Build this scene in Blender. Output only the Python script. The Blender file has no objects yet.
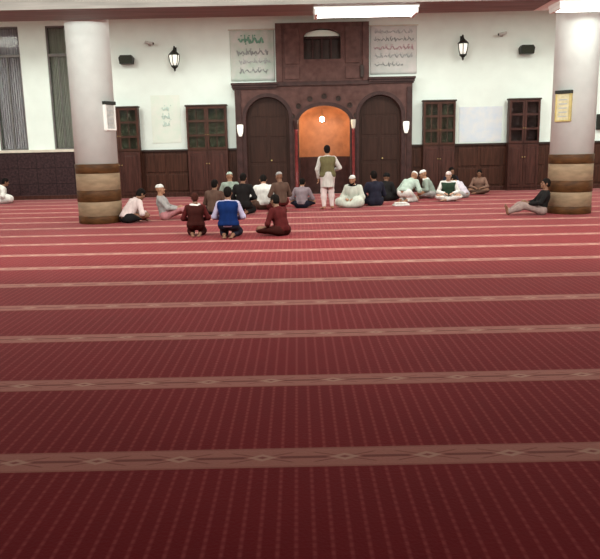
import bpy, bmesh, math, random
import numpy as np
from mathutils import Vector, Matrix
from mathutils.geometry import tessellate_polygon
S = bpy.context.scene
C = S.collection
rnd = random.Random(7)
R = math.radians

# ---------------------------------------------------------------- camera, world, lights, exposure
cam = bpy.data.cameras.new('camera'); cam.sensor_width = 36; cam.lens = 694 / 600 * 36
cam.clip_start = 0.05; cam.clip_end = 200
co = bpy.data.objects.new('camera', cam); C.objects.link(co)
co.location = (0, 0, 1.6)
co.matrix_world = (Matrix.Translation((0, 0, 1.6)) @ Matrix.Rotation(R(90) - math.atan(135.5 / 694), 4, 'X')
                   @ Matrix.Rotation(-0.0205, 4, 'Z'))
S.camera = co

w = bpy.data.worlds.new('World'); S.world = w; w.use_nodes = True
w.node_tree.nodes['Background'].inputs[0].default_value = (1.0, 0.86, 0.8, 1)
w.node_tree.nodes['Background'].inputs[1].default_value = 0.02

def area(name, loc, sx, sy, power, col=(1, 0.96, 0.86), rot=(0, 0, 0)):
    l = bpy.data.lights.new(name, 'AREA'); l.shape = 'RECTANGLE'; l.size = sx; l.size_y = sy
    l.energy = power; l.color = col
    o = bpy.data.objects.new(name, l); o.location = loc; o.rotation_euler = rot; C.objects.link(o); return o
# ceiling luminaires of the bay between the columns and the niche wall
for i, x in enumerate((-10.5, -6.3, -2.1, 3.2, 7.4, 11.6)):
    area('bay_light', (x, 18.6, 5.5), 1.6, 2.6, 142, (0.99, 1.0, 0.92))
# unseen fill lamps added this side of the columns, tilted to brighten them
for x in (-9, -4.0, 0.8, 5.6, 10):
    area('column_fill', (x, 9.2, 4.1), 1.2, 0.5, 160, (0.98, 1.0, 0.93), (R(74), 0, 0))
for x in (-5, 0.8, 6):  # unseen fill lamps added to lift the middle of the carpet
    area('carpet_fill', (x, 7.6, 5.4), 1.2, 0.5, 78, (1.0, 0.94, 0.90), (R(14), 0, 0))
S.view_settings.view_transform = 'Standard'; S.view_settings.look = 'None'
S.view_settings.gamma = 1.0; S.view_settings.use_curve_mapping = False
S.view_settings.exposure = 0.5

# ---------------------------------------------------------------- materials
def new_mat(name):
    m = bpy.data.materials.new(name); m.use_nodes = True
    return m, m.node_tree.nodes, m.node_tree.links, m.node_tree.nodes['Principled BSDF']
def mat(name, col, rough=0.7, var=0.15, scale=8.0, metal=0.0, bump=0.0, sheen=0.0, col2=None, stretch=(1, 1, 1), emit=None, es=0, spec=0.3):
    m, N, L, b = new_mat(name)
    tc = N.new('ShaderNodeTexCoord'); mp = N.new('ShaderNodeMapping'); mp.inputs['Scale'].default_value = stretch
    L.new(tc.outputs['Object'], mp.inputs['Vector'])
    n = N.new('ShaderNodeTexNoise'); n.inputs['Scale'].default_value = scale; n.inputs['Detail'].default_value = 5
    L.new(mp.outputs[0], n.inputs['Vector'])
    r = N.new('ShaderNodeValToRGB'); r.color_ramp.elements[0].position = 0.32; r.color_ramp.elements[1].position = 0.68
    c2 = col2 or tuple(min(1, c * (1 + var)) for c in col)
    c1 = col if col2 else tuple(c * (1 - var) for c in col)
    r.color_ramp.elements[0].color = (*c1, 1); r.color_ramp.elements[1].color = (*c2, 1)
    L.new(n.outputs['Fac'], r.inputs[0]); L.new(r.outputs[0], b.inputs['Base Color'])
    b.inputs['Roughness'].default_value = rough; b.inputs['Metallic'].default_value = metal
    b.inputs['Specular IOR Level'].default_value = spec
    if sheen: b.inputs['Sheen Weight'].default_value = sheen
    if bump:
        bp = N.new('ShaderNodeBump'); bp.inputs['Strength'].default_value = bump; bp.inputs['Distance'].default_value = 0.01
        L.new(n.outputs['Fac'], bp.inputs['Height']); L.new(bp.outputs[0], b.inputs['Normal'])
    if emit:
        b.inputs['Emission Color'].default_value = (*emit, 1); b.inputs['Emission Strength'].default_value = es
    return m

def math_node(N, L, op, a, b=None, c=None):
    n = N.new('ShaderNodeMath'); n.operation = op
    for i, v in enumerate((a, b, c)):
        if v is None: continue
        if isinstance(v, (int, float)): n.inputs[i].default_value = v
        else: L.new(v, n.inputs[i])
    return n.outputs[0]

def carpet_material():
    m, N, L, b = new_mat('prayer_carpet')
    M = lambda op, a, bb=None, c=None: math_node(N, L, op, a, bb, c)
    tc = N.new('ShaderNodeTexCoord'); sp = N.new('ShaderNodeSeparateXYZ'); L.new(tc.outputs['Object'], sp.inputs[0])
    x, y = sp.outputs[0], sp.outputs[1]
    P = 1.2; off = 3.37
    # distance from the centre line of the nearest border band
    u = M('SUBTRACT', M('MULTIPLY', M('FRACT', M('ADD', M('DIVIDE', M('SUBTRACT', y, off), P), 100.5)), P), P / 2)
    au = M('ABSOLUTE', u)
    def step(v, t, s=0.006):     # 1 when v < t
        return M('MINIMUM', M('MAXIMUM', M('DIVIDE', M('SUBTRACT', t, v), s), 0), 1)
    band = step(au, 0.115)
    # thin vertical lines of the field
    fx = M('ABSOLUTE', M('SUBTRACT', M('FRACT', M('ADD', M('DIVIDE', x, 0.075), 100)), 0.5))
    vl = step(fx, 0.17, 0.12)
    fy = M('ABSOLUTE', M('SUBTRACT', M('FRACT', M('ADD', M('DIVIDE', y, 0.055), 100)), 0.5))
    dots = step(fy, 0.33, 0.15)
    vline = M('MULTIPLY', vl, M('ADD', M('MULTIPLY', dots, 0.5), 0.5))
    def mix(f, a, c):
        n = N.new('ShaderNodeMix'); n.data_type = 'RGBA'
        if isinstance(f, float): n.inputs[0].default_value = f
        else: L.new(f, n.inputs[0])
        for k, v in ((6, a), (7, c)):
            if isinstance(v, tuple): n.inputs[k].default_value = (*v, 1)
            else: L.new(v, n.inputs[k])
        return n.outputs[2]
    nz = N.new('ShaderNodeTexNoise'); nz.inputs['Scale'].default_value = 1.3; nz.inputs['Detail'].default_value = 6
    L.new(tc.outputs['Object'], nz.inputs['Vector'])
    nf = N.new('ShaderNodeTexNoise'); nf.inputs['Scale'].default_value = 60; nf.inputs['Detail'].default_value = 3
    L.new(tc.outputs['Object'], nf.inputs['Vector'])
    field = mix(nz.outputs['Fac'], (0.145, 0.006, 0.010), (0.205, 0.011, 0.017))
    field = mix(M('MULTIPLY', vline, 0.68), field, (0.32, 0.065, 0.065))
    # band: beige rose with a dark broken centre line and elongated lozenges
    per = 0.43
    cx = M('ABSOLUTE', M('MULTIPLY', M('SUBTRACT', M('FRACT', M('ADD', M('DIVIDE', x, per), 100)), 0.5), per))
    loz = M('ADD', M('DIVIDE', cx, 0.085), M('DIVIDE', au, 0.045))
    cx2 = M('ABSOLUTE', M('MULTIPLY', M('SUBTRACT', M('FRACT', M('ADD', M('DIVIDE', x, per), 100.25)), 0.5), per))
    bc = mix(nf.outputs['Fac'], (0.34, 0.150, 0.120), (0.44, 0.205, 0.165))
    line = M('MULTIPLY', step(au, 0.017), M('SUBTRACT', 1.0, step(cx, 0.10, 0.03)))
    bc = mix(M('MULTIPLY', line, 0.7), bc, (0.12, 0.025, 0.022))
    wav = M('MULTIPLY', step(M('ABSOLUTE', M('SUBTRACT', au, M('MULTIPLY', cx, 0.35))), 0.009), step(cx, 0.17, 0.02))
    bc = mix(M('MULTIPLY', wav, 0.55), bc, (0.14, 0.03, 0.03))
    bc = mix(M('MULTIPLY', step(loz, 1.0, 0.2), 0.8), bc, (0.50, 0.33, 0.25))
    bc = mix(M('MULTIPLY', step(loz, 0.45, 0.2), 0.8), bc, (0.2, 0.04, 0.04))
    edge = M('MULTIPLY', step(au, 0.098, 0.004), -1.0); edge = M('ADD', edge, 1.0)
    bc = mix(M('MULTIPLY', edge, 0.35), bc, (0.2, 0.06, 0.05))
    col = mix(band, field, bc)
    L.new(col, b.inputs['Base Color'])
    b.inputs['Roughness'].default_value = 0.75
    b.inputs['Sheen Weight'].default_value = 0.34; b.inputs['Sheen Roughness'].default_value = 0.32
    b.inputs['Sheen Tint'].default_value = (1.0, 0.66, 0.66, 1)
    b.inputs['Specular IOR Level'].default_value = 0.06
    bp = N.new('ShaderNodeBump'); bp.inputs['Strength'].default_value = 0.4; bp.inputs['Distance'].default_value = 0.006
    L.new(nf.outputs['Fac'], bp.inputs['Height']); L.new(bp.outputs[0], b.inputs['Normal'])
    return m

def marble_material(name, c1, c2, scale=9):
    m, N, L, b = new_mat(name)
    tc = N.new('ShaderNodeTexCoord'); n = N.new('ShaderNodeTexNoise'); n.inputs['Scale'].default_value = scale
    n.inputs['Detail'].default_value = 8; n.inputs['Roughness'].default_value = 0.7; L.new(tc.outputs['Object'], n.inputs['Vector'])
    br = N.new('ShaderNodeTexBrick'); br.inputs['Scale'].default_value = 1.0; br.offset = 0
    br.inputs['Brick Width'].default_value = 0.6; br.inputs['Row Height'].default_value = 0.5; br.inputs['Mortar Size'].default_value = 0.008
    mp = N.new('ShaderNodeMapping'); mp.inputs['Rotation'].default_value = (R(90), 0, 0)
    L.new(tc.outputs['Object'], mp.inputs[0]); L.new(mp.outputs[0], br.inputs['Vector'])
    r = N.new('ShaderNodeValToRGB'); r.color_ramp.elements[0].position = 0.38; r.color_ramp.elements[1].position = 0.64
    r.color_ramp.elements[0].color = (*c1, 1); r.color_ramp.elements[1].color = (*c2, 1)
    L.new(n.outputs['Fac'], r.inputs[0])
    L.new(r.outputs[0], br.inputs['Color1']); L.new(r.outputs[0], br.inputs['Color2'])
    br.inputs['Mortar'].default_value = (c1[0] * .4, c1[1] * .4, c1[2] * .4, 1)
    L.new(br.outputs[0], b.inputs['Base Color']); b.inputs['Roughness'].default_value = 0.5; b.inputs['Specular IOR Level'].default_value = 0.2
    return m

MT = dict(
    plaster=mat('wall_plaster', (0.74, 0.84, 0.78), 0.85, 0.03, 2.5),
    ceiling=mat('ceiling_paint', (0.72, 0.68, 0.62), 0.9, 0.04, 2),
    soffit=mat('beam_boarding', (0.23, 0.215, 0.195), 0.7, 0.2, 3, stretch=(0.3, 4, 4)),
    white=mat('white_paint', (0.8, 0.8, 0.76), 0.6, 0.03, 3),
    cream=mat('cream_stone', (0.60, 0.56, 0.47), 0.6, 0.1, 5),
    wood=mat('walnut_panel', (0.055, 0.022, 0.014), 0.45, 0.35, 3, stretch=(6, 6, 0.6), bump=0.1, spec=0.15),
    wood_red=mat('mahogany_panel', (0.054, 0.021, 0.016), 0.4, 0.35, 3, stretch=(6, 6, 0.6), bump=0.1, spec=0.15),
    wood_door=mat('brown_door_wood', (0.036, 0.016, 0.011), 0.5, 0.25, 3, stretch=(6, 6, 0.5), spec=0.15),
    dark=mat('dark_stained_wood', (0.030, 0.017, 0.013), 0.5, 0.3, 4),
    mih=mat('niche_wall_marble', (0.068, 0.031, 0.026), 0.5, 0.3, 5, col2=(0.115, 0.058, 0.050), spec=0.15),
    mih_trim=mat('niche_trim_stone', (0.046, 0.022, 0.020), 0.4, 0.3, 6, spec=0.15),
    apse=mat('apse_stone', (0.30, 0.115, 0.05), 0.55, 0.2, 4),
    rednarrow=mat('red_polished_marble', (0.16, 0.025, 0.025), 0.2, 0.35, 7),
    wains=marble_material('maroon_speckled_marble', (0.018, 0.008, 0.009), (0.052, 0.026, 0.028), 14),
    tan=mat('tan_marble', (0.26, 0.185, 0.115), 0.5, 0.18, 4, stretch=(1, 1, 3), spec=0.15),
    brown=mat('brown_marble', (0.075, 0.032, 0.011), 0.5, 0.35, 5, stretch=(1, 1, 3), spec=0.15),
    colwhite=mat('column_paint', (0.68, 0.745, 0.71), 0.7, 0.04, 4),
    metal=mat('dark_metal', (0.03, 0.03, 0.025), 0.45, 0.2, 9, metal=0.6),
    black=mat('black_plastic', (0.015, 0.017, 0.012), 0.5, 0.2, 9),
    grille=mat('charcoal_cloth', (0.03, 0.035, 0.025), 0.9, 0.5, 90),
    gold=mat('brass', (0.50, 0.40, 0.16), 0.4, 0.15, 12, metal=0.3),
    parchment=mat('yellowed_sheet', (0.58, 0.53, 0.33), 0.7, 0.12, 14),
    grey_sheet=mat('grey_sheet', (0.45, 0.45, 0.42), 0.7, 0.15, 14),
    milk=mat('milky_glass', (0.75, 0.75, 0.68), 0.3, 0.03, 5),
    lampglass=mat('lit_milky_glass', (0.8, 0.8, 0.72), 0.3, 0.03, 5, emit=(1, 0.97, 0.85), es=0.5),
    tube=mat('lit_fluorescent_tube', (0.9, 0.9, 0.9), 0.3, 0.01, 5, emit=(1, 0.98, 0.92), es=6.0),
    bulb=mat('lit_bulb', (1, 0.9, 0.8), 0.3, 0.01, 5, emit=(1, 0.86, 0.66), es=40.0),
    ban_green=mat('pale_green_cloth', (0.42, 0.52, 0.44), 0.8, 0.08, 3, col2=(0.58, 0.58, 0.55)),
    ban_grey=mat('pale_grey_cloth', (0.50, 0.53, 0.50), 0.8, 0.06, 3, col2=(0.62, 0.60, 0.58)),
    ink_green=mat('green_ink', (0.17, 0.34, 0.25), 0.8, 0.1),
    ink_grey=mat('grey_ink', (0.30, 0.32, 0.31), 0.8, 0.1),
    ink_pink=mat('rose_ink', (0.47, 0.33, 0.35), 0.8, 0.1),
    ink_pale=mat('pale_ink', (0.40, 0.42, 0.42), 0.8, 0.1),
    ink_faint=mat('faint_green_ink', (0.52, 0.66, 0.60), 0.8, 0.05),
    poster=mat('pale_poster_paper', (0.66, 0.78, 0.68), 0.7, 0.05, 4, col2=(0.74, 0.80, 0.72)),
    poster_blue=mat('pale_blue_poster_paper', (0.60, 0.70, 0.78), 0.7, 0.05, 4, col2=(0.72, 0.76, 0.76)),
    curtain=mat('grey_net_curtain', (0.34, 0.34, 0.30), 0.85, 0.35, 2, stretch=(22, 22, 0.4)),
    curtain2=mat('grey_violet_net_curtain', (0.40, 0.37, 0.41), 0.85, 0.3, 2, stretch=(22, 22, 0.4)),
    frame_grey=mat('grey_window_metal', (0.16, 0.15, 0.14), 0.5, 0.15, 6, metal=0.3),
    dimback=mat('dim_olive_backing', (0.045, 0.050, 0.032), 0.7, 0.7, 5, col2=(0.12, 0.13, 0.085)),
    dimback_red=mat('dim_maroon_backing', (0.055, 0.03, 0.03), 0.7, 0.4, 5),
)
def glass_mat():
    m, N, L, b = new_mat('window_glass')
    b.inputs['Base Color'].default_value = (0.9, 0.95, 0.92, 1); b.inputs['Roughness'].default_value = 0.05
    b.inputs['Transmission Weight'].default_value = 1.0; b.inputs['IOR'].default_value = 1.2
    return m
MT['glass'] = glass_mat()

# ---------------------------------------------------------------- mesh helpers
class MB:
    def __init__(s): s.bm = bmesh.new()
    def box(s, x0, x1, y0, y1, z0, z1, bev=0.0):
        t = bmesh.new()
        vs = [t.verts.new((x, y, z)) for x in (x0, x1) for y in (y0, y1) for z in (z0, z1)]
        for f in ((0, 1, 3, 2), (4, 6, 7, 5), (0, 4, 5, 1), (2, 3, 7, 6), (0, 2, 6, 4), (1, 5, 7, 3)):
            t.faces.new([vs[i] for i in f])
        if bev: bmesh.ops.bevel(t, geom=t.edges[:], offset=bev, segments=2, affect='EDGES', profile=0.5)
        s._add(t); return s
    def _add(s, t, M=None):
        me = bpy.data.meshes.new('t'); t.to_mesh(me); t.free()
        if M: me.transform(M)
        s.bm.from_mesh(me); bpy.data.meshes.remove(me)
    def poly(s, pts, y0, y1):       # outline in XZ extruded along Y
        t = bmesh.new()
        a = [t.verts.new((p[0], y0, p[1])) for p in pts]; b = [t.verts.new((p[0], y1, p[1])) for p in pts]
        n = len(pts)
        for tri in tessellate_polygon([[Vector((p[0], p[1], 0)) for p in pts]]):
            t.faces.new([a[i] for i in tri]); t.faces.new([b[i] for i in tri[::-1]])
        for i in range(n): t.faces.new((a[i], b[i], b[(i + 1) % n], a[(i + 1) % n]))
        s._add(t); return s
    def lathe(s, prof, cx=0, cy=0, n=48, M=None):
        t = bmesh.new(); rings = []
        for r, z in prof:
            if r < 1e-5: rings.append([t.verts.new((cx, cy, z))])
            else: rings.append([t.verts.new((cx + r * math.cos(2 * math.pi * i / n), cy + r * math.sin(2 * math.pi * i / n), z)) for i in range(n)])
        for a, b in zip(rings, rings[1:]):
            for i in range(n):
                j = (i + 1) % n
                if len(a) == 1 and len(b) == 1: continue
                if len(a) == 1: t.faces.new((a[0], b[j], b[i]))
                elif len(b) == 1: t.faces.new((a[i], a[j], b[0]))
                else: t.faces.new((a[i], a[j], b[j], b[i]))
        for rr, rev in ((rings[0], True), (rings[-1], False)):
            if len(rr) > 2: t.faces.new(rr[::-1] if rev else rr)
        s._add(t, M); return s
    def tube(s, pts, r, n=8):
        pts = [Vector(p) for p in pts]; t = bmesh.new(); rings = []
        for i, p in enumerate(pts):
            d = (pts[min(i + 1, len(pts) - 1)] - pts[max(i - 1, 0)]).normalized()
            u = d.cross(Vector((0, 0, 1)))
            if u.length < 1e-3: u = d.cross(Vector((1, 0, 0)))
            u.normalize(); v = d.cross(u); rr = r[i] if isinstance(r, (list, tuple)) else r
            rings.append([t.verts.new(p + rr * (math.cos(2 * math.pi * k / n) * u + math.sin(2 * math.pi * k / n) * v)) for k in range(n)])
        for a, b in zip(rings, rings[1:]):
            for i in range(n): t.faces.new((a[i], a[(i + 1) % n], b[(i + 1) % n], b[i]))
        t.faces.new(rings[0][::-1]); t.faces.new(rings[-1])
        s._add(t); return s
    def sphere(s, c, r, sx=1, sy=1, sz=1, n=16):
        t = bmesh.new(); bmesh.ops.create_uvsphere(t, u_segments=n * 2, v_segments=n, radius=r)
        s._add(t, Matrix.Translation(c) @ Matrix.Diagonal((sx, sy, sz, 1))); return s
    def build(s, name, m, parent=None, smooth=False, loc=None, rotz=0):
        bmesh.ops.recalc_face_normals(s.bm, faces=s.bm.faces[:])
        me = bpy.data.meshes.new(name); s.bm.to_mesh(me); s.bm.free()
        if smooth: me.shade_smooth() if hasattr(me, 'shade_smooth') else None
        me.materials.append(m)
        o = bpy.data.objects.new(name, me); C.objects.link(o)
        if parent: o.parent = parent
        if loc: o.location = loc
        o.rotation_euler.z = rotz
        return o
def thing(name, label, cat, loc=(0, 0, 0), rotz=0, group=None):
    o = bpy.data.objects.new(name, None); C.objects.link(o); o.location = loc; o.rotation_euler = (0, 0, rotz)
    o.empty_display_size = 0.1
    return tag(o, label, cat, group)
def tag(o, label, cat, group=None):
    o['label'] = label; o['category'] = cat
    if group: o['group'] = group
    return o
def struct(o, label=None, cat=None):
    o['kind'] = 'structure'
    if label: o['label'] = label
    if cat: o['category'] = cat
    return o
def copy_tree(o, parent=None):
    c = o.copy(); C.objects.link(c); c.parent = parent
    for ch in list(o.children): copy_tree(ch, c)
    return c

WY = 22.7          # the niche wall
XL, XR, YN, ZC = -13.5, 15.0, -4.0, 5.6
# ---------------------------------------------------------------- the setting
struct(MB().box(XL, XR, YN, WY, -0.2, 0).build('floor', carpet_material()),
       'red prayer carpet with thin vertical lines and rose-beige border bands', 'carpet')
struct(MB().box(XL, XR, YN, WY + 0.3, ZC, ZC + 0.2).build('ceiling', MT['ceiling']), 'pale ceiling of the prayer hall', 'ceiling')
struct(MB().box(XL - 0.3, XL, YN, WY + 0.3, -0.2, ZC).build('wall_left', MT['plaster']), 'plain left side wall', 'wall')
struct(MB().box(XR, XR + 0.3, YN, WY + 0.3, -0.2, ZC).build('wall_right', MT['plaster']), 'plain right side wall', 'wall')
struct(MB().box(XL - 0.3, XR + 0.3, YN - 0.3, YN, -0.2, ZC).build('wall_near', MT['plaster']), 'plain wall behind the viewer', 'wall')
# niche wall with two tall window openings on the left and two on the right
wins = [(-9.52, -8.62), (-7.78, -7.12), (8.85, 9.5), (10.35, 11.0)]
wz0, wz1 = 1.58, 5.36
mb = MB(); xs = XL
for a, b in wins:
    if xs < 0 < a:      # the opening that the curved niche sits in
        mb.box(xs, .04, WY, WY + 0.3, 0, ZC); mb.box(.04, 1.70, WY, WY + 0.3, 2.85, ZC); xs = 1.70
    mb.box(xs, a, WY, WY + 0.3, 0, ZC); mb.box(a, b, WY, WY + 0.3, 0, wz0); mb.box(a, b, WY, WY + 0.3, wz1, ZC); xs = b
mb.box(xs, XR, WY, WY + 0.3, 0, ZC)
struct(mb.build('wall_far', MT['plaster']), 'bright off-white far wall around the prayer niche', 'wall')
for i, (a, b) in enumerate(wins):
    f = MB(); t = 0.05
    f.box(a, a + t, WY + .05, WY + .12, wz0, wz1); f.box(b - t, b, WY + .05, WY + .12, wz0, wz1)
    f.box(a + t, b - t, WY + .05, WY + .12, wz0, wz0 + t); f.box(a + t, b - t, WY + .05, WY + .12, wz1 - t, wz1)
    f.box(a + t, b - t, WY + .05, WY + .12, 4.45, 4.53)
    f.box((a + b) / 2 - .02, (a + b) / 2 + .02, WY + .06, WY + .11, wz0 + t, 4.45)
    wn = struct(f.build('window_%d' % (i + 1), MT['frame_grey']), 'tall narrow grey window in the far wall', 'window')
    MB().box(a + t, b - t, WY + .08, WY + .09, wz0 + t, wz1 - t).build('pane', MT['glass'], wn)
    cu = bmesh.new(); n = 60; top = []; bot = []
    for k in range(n + 1):
        x = a + t + (b - a - 2 * t) * k / n; yy = WY + .18 + .025 * math.sin(k * 1.15)
        top.append(cu.verts.new((x, yy, wz1 - t))); bot.append(cu.verts.new((x, yy, wz0 + t)))
    for k in range(n): cu.faces.new((bot[k], bot[k + 1], top[k + 1], top[k]))
    m_ = MB(); m_.bm.free(); m_.bm = cu
    c_ = m_.build('curtain', MT['curtain2'] if i == 0 else MT['curtain'], wn)
    sm = c_.modifiers.new('thickness', 'SOLIDIFY'); sm.thickness = 0.006
    MB().box(a - .05, b + .05, WY + .26, WY + .299, wz0 - .05, wz1 + .05).build('shutter', MT['dimback'], wn)
# wainscot
MIH0, MIH1 = -1.95, 3.62
wb = MB(); wb.box(XL, -5.7, WY - .05, WY, 0, 1.50)
struct(wb.build('trim_1', MT['wains']), 'maroon speckled marble wainscot under the tall windows', 'wainscot')
wb = MB()
for a, b in ((-5.7, MIH0), (MIH1, XR)):
    wb.box(a, b, WY - .05, WY, 0, 1.44)
    x = a + .1
    while x + .7 < b:
        wb.box(x, x + .62, WY - .075, WY - .05, .2, .72, .008); wb.box(x, x + .62, WY - .075, WY - .05, .8, 1.36, .008); x += .72
struct(wb.build('trim_2', MT['wood']), 'brown panelled wainscot either side of the prayer niche', 'wainscot')
struct(MB().box(XL, -5.7, WY - .09, WY, 1.50, 1.585, .01).build('trim_3', MT['cream']), 'cream sill strip under the tall windows', 'sill')
cb = MB(); cb.box(-5.7, MIH0, WY - .1, WY, 1.44, 1.51, .012); cb.box(MIH1, XR, WY - .1, WY, 1.44, 1.51, .012)
struct(cb.build('trim_4', MT['dark']), 'dark capping rail on the wainscot', 'rail')
bb = MB(); bb.box(XL, MIH0, WY - .1, WY - .05, 0, .13, .01); bb.box(MIH1, XR, WY - .1, WY - .05, 0, .13, .01)
struct(bb.build('baseboard_far', MT['wood_red']), 'dark red baseboard along the far wall', 'baseboard')

# beam over the column line
BZ = 4.13
struct(MB().box(XL, 4.8, 13.55, 14.7, BZ, ZC, .01).build('trim_5', MT['soffit']), 'brown boarded ceiling beam over the columns', 'beam')
struct(MB().box(4.8, XR, 13.55, 14.7, BZ, ZC, .01).build('trim_6', MT['white']), 'white painted end of the ceiling beam over the right column', 'beam')

# ---------------------------------------------------------------- columns
def column(x, label):
    y = 15.27
    t = thing('column', label, 'column', (x, y, 0), 0, 'round columns with banded marble bases')
    r = 0.468
    bands = [(0, .16, 'brown', .0), (.16, .47, 'tan', -.006), (.47, .71, 'brown', 0), (.71, 1.07, 'tan', -.006), (1.07, 1.27, 'brown', 0)]
    for a, b, m, d in bands:
        MB().lathe([(r + d - .006, a), (r + d, a + .008), (r + d, b - .008), (r + d - .006, b)], n=96).build('marble_band', MT[m], t)
    MB().lathe([(.448, 1.27), (.448, ZC - .32), (.47, ZC - .3), (.47, ZC - .24), (.5, ZC - .2), (.5, ZC)], n=96).build('shaft', MT['colwhite'], t)
    for o in t.children:
        o.data.polygons.foreach_set('use_smooth', [len(p.vertices) == 4 for p in o.data.polygons])
    return t
column(-4.35, 'left round white column with brown and tan banded marble base')
column(5.94, 'right round white column with brown and tan banded marble base')

def column_board(cx, ang, z0, z1, wd, sheet, frame, label):
    cy = 15.27; r = .448
    t = thing('notice_board', label, 'board', (cx + math.cos(ang) * r, cy + math.sin(ang) * r, (z0 + z1) / 2), ang + math.pi / 2)
    h = (z1 - z0) / 2; w2 = wd / 2
    MB().box(-w2, w2, -.03, .03, -h, h, .004).build('sheet', sheet, t)
    f = MB()
    for a, b, c, d in ((-w2 - .02, -w2 + .015, -h, h), (w2 - .015, w2 + .02, -h, h), (-w2 - .02, w2 + .02, -h - .02, -h + .015)): f.box(a, b, -.045, .03, c, d, .004)
    f.build('frame', frame, t)
    MB().box(-w2 - .03, w2 + .03, -.06, .03, h - .01, h + .06, .006).build('hood', MT['black'], t)
    ln = MB()
    for k in range(5):
        ln.box(-w2 * .6, w2 * .6, -.036, -.03, h - .12 - k * .085, h - .145 - k * .085)
    ln.build('text_lines', MT['ink_pale'], t)
    return t
column_board(5.94, R(222), 1.97, 2.53, .30, MT['parchment'], MT['gold'], 'narrow yellow framed notice hanging on the right column')
column_board(-4.35, R(-28), 1.98, 2.50, .26, MT['grey_sheet'], MT['white'], 'narrow pale grey notice hanging on the left column')

# ---------------------------------------------------------------- glazed bookcases against the far wall
def bookcase(x0, x1, back, label, wood, red):
    t = thing('bookcase', label, 'cabinet', ((x0 + x1) / 2, WY - .1, 0), 0, 'glazed wooden cabinets along the far wall')
    w2 = (x1 - x0) / 2 * .992; D = .22; top = 2.82; mid = 1.47
    b = MB(); b.box(-w2, -w2 + .04, -D, 0, 0, top); b.box(w2 - .04, w2, -D, 0, 0, top); b.box(-w2 + .04, w2 - .04, -.02, 0, .1, top)
    b.box(-w2 + .04, w2 - .04, -D, -.02, mid - .03, mid + .03); b.box(-w2 + .04, w2 - .04, -D, -.02, 0, .1)
    b.build('carcass', wood, t)
    MB().box(-w2 - .03, w2 + .03, -D - .03, 0, top, top + .05, .01).build('cornice', MT['dark'], t)
    MB().box(-w2 + .041, w2 - .041, -.03, -.021, mid + .03, top).build('back_panel', back, t)
    for k in (1, 2):
        z = mid + k * (top - mid) / 3
        MB().box(-w2 + .041, w2 - .041, -D + .05, -.031, z - .012, z + .012).build('shelf', wood, t)
    for s in (-1, 1):
        a, c = (-w2 + .005, -.004) if s < 0 else (.004, w2 - .005)
        f = MB(); z0, z1 = mid + .02, top - .01; e = .065
        f.box(a, a + e, -D - .03, -D, z0, z1); f.box(c - e, c, -D - .03, -D, z0, z1)
        f.box(a + e, c - e, -D - .03, -D, z0, z0 + e); f.box(a + e, c - e, -D - .03, -D, z1 - e, z1)
        for k in (1, 2): f.box(a + e, c - e, -D - .028, -D - .004, z0 + (z1 - z0) * k / 3 - .03, z0 + (z1 - z0) * k / 3 + .03)
        if w2 > .5: f.box((a + c) / 2 - .016, (a + c) / 2 + .016, -D - .027, -D - .005, z0 + e, z1 - e)
        d = f.build('glazed_door', wood, t)
        MB().box(a + e, c - e, -D - .018, -D - .014, z0 + e, z1 - e).build('pane', MT['glass'], d)
        MB().sphere((-.035 if s < 0 else .035, -D - .045, 1.95), .016).build('knob', MT['gold'], d)
        f = MB(); f.box(a, c, -D - .025, -D, .1, mid - .03, .006); f.box(a + .09, c - .09, -D - .04, -D - .025, .2, mid - .13, .012)
        d = f.build('lower_door', red, t)
        MB().sphere((-.04 if s < 0 else .04, -D - .05, 1.05), .016).build('knob', MT['gold'], d)
    return t
bookcase(-6.24, -4.98, MT['dimback'], 'brown glazed cabinet partly hidden behind the left column', MT['wood'], MT['wood_red'])
bookcase(-3.48, -2.2, MT['dimback'], 'brown glazed lattice cabinet just left of the prayer niche', MT['wood'], MT['wood_red'])
bookcase(3.98, 5.0, MT['dimback'], 'brown glazed lattice cabinet just right of the prayer niche', MT['wood'], MT['wood_red'])
bookcase(6.68, 7.66, MT['dimback_red'], 'reddish brown glazed cabinet beside the right column', MT['wood_red'], MT['wood_red'])

# ---------------------------------------------------------------- prayer niche wall
MY = 22.35
k_ = MY / WY
mx = lambda x: x * k_
mz = lambda z: 1.6 + (z - 1.6) * k_
mih = thing('prayer_niche', 'wide brown marble prayer niche wall with three arches, centre one lit', 'mihrab', (0, MY, 0))
def arch(ax0, ax1, spring, top, n=18):
    c = (ax0 + ax1) / 2; rx = (ax1 - ax0) / 2; rz = top - spring
    return [(c + rx * math.cos(math.pi * i / n), spring + rz * math.sin(math.pi * i / n)) for i in range(n + 1)]   # right to left
def arch_panel(x0, x1, z1, ax0, ax1, spring, top, y0, y1):
    pts = [(x0, 0), (x0, z1), (x1, z1), (x1, 0), (ax1, 0)] + arch(ax0, ax1, spring, top) + [(ax0, 0)]
    return pts
body = MB()
Zb = mz(3.48)
spec = [(-1.95, -0.14, -1.62, -.24, 2.42, 3.08), (-0.14, 1.86, .06, 1.70, 2.28, 2.78), (1.86, 3.68, 1.98, 3.34, 2.42, 3.08)]
for x0, x1, a0, a1, sp_, tp in spec:
    body.poly(arch_panel(mx(x0), mx(x1), Zb, mx(a0), mx(a1), mz(sp_), mz(tp), 0, 0), 0, .16)
# return walls
for x in (-1.95, -0.14 - .06, 1.86, 3.68 - .12): body.box(mx(x), mx(x) + .12, .16, .35, 0, Zb)
body.build('front_wall', MT['mih'], mih)
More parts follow.
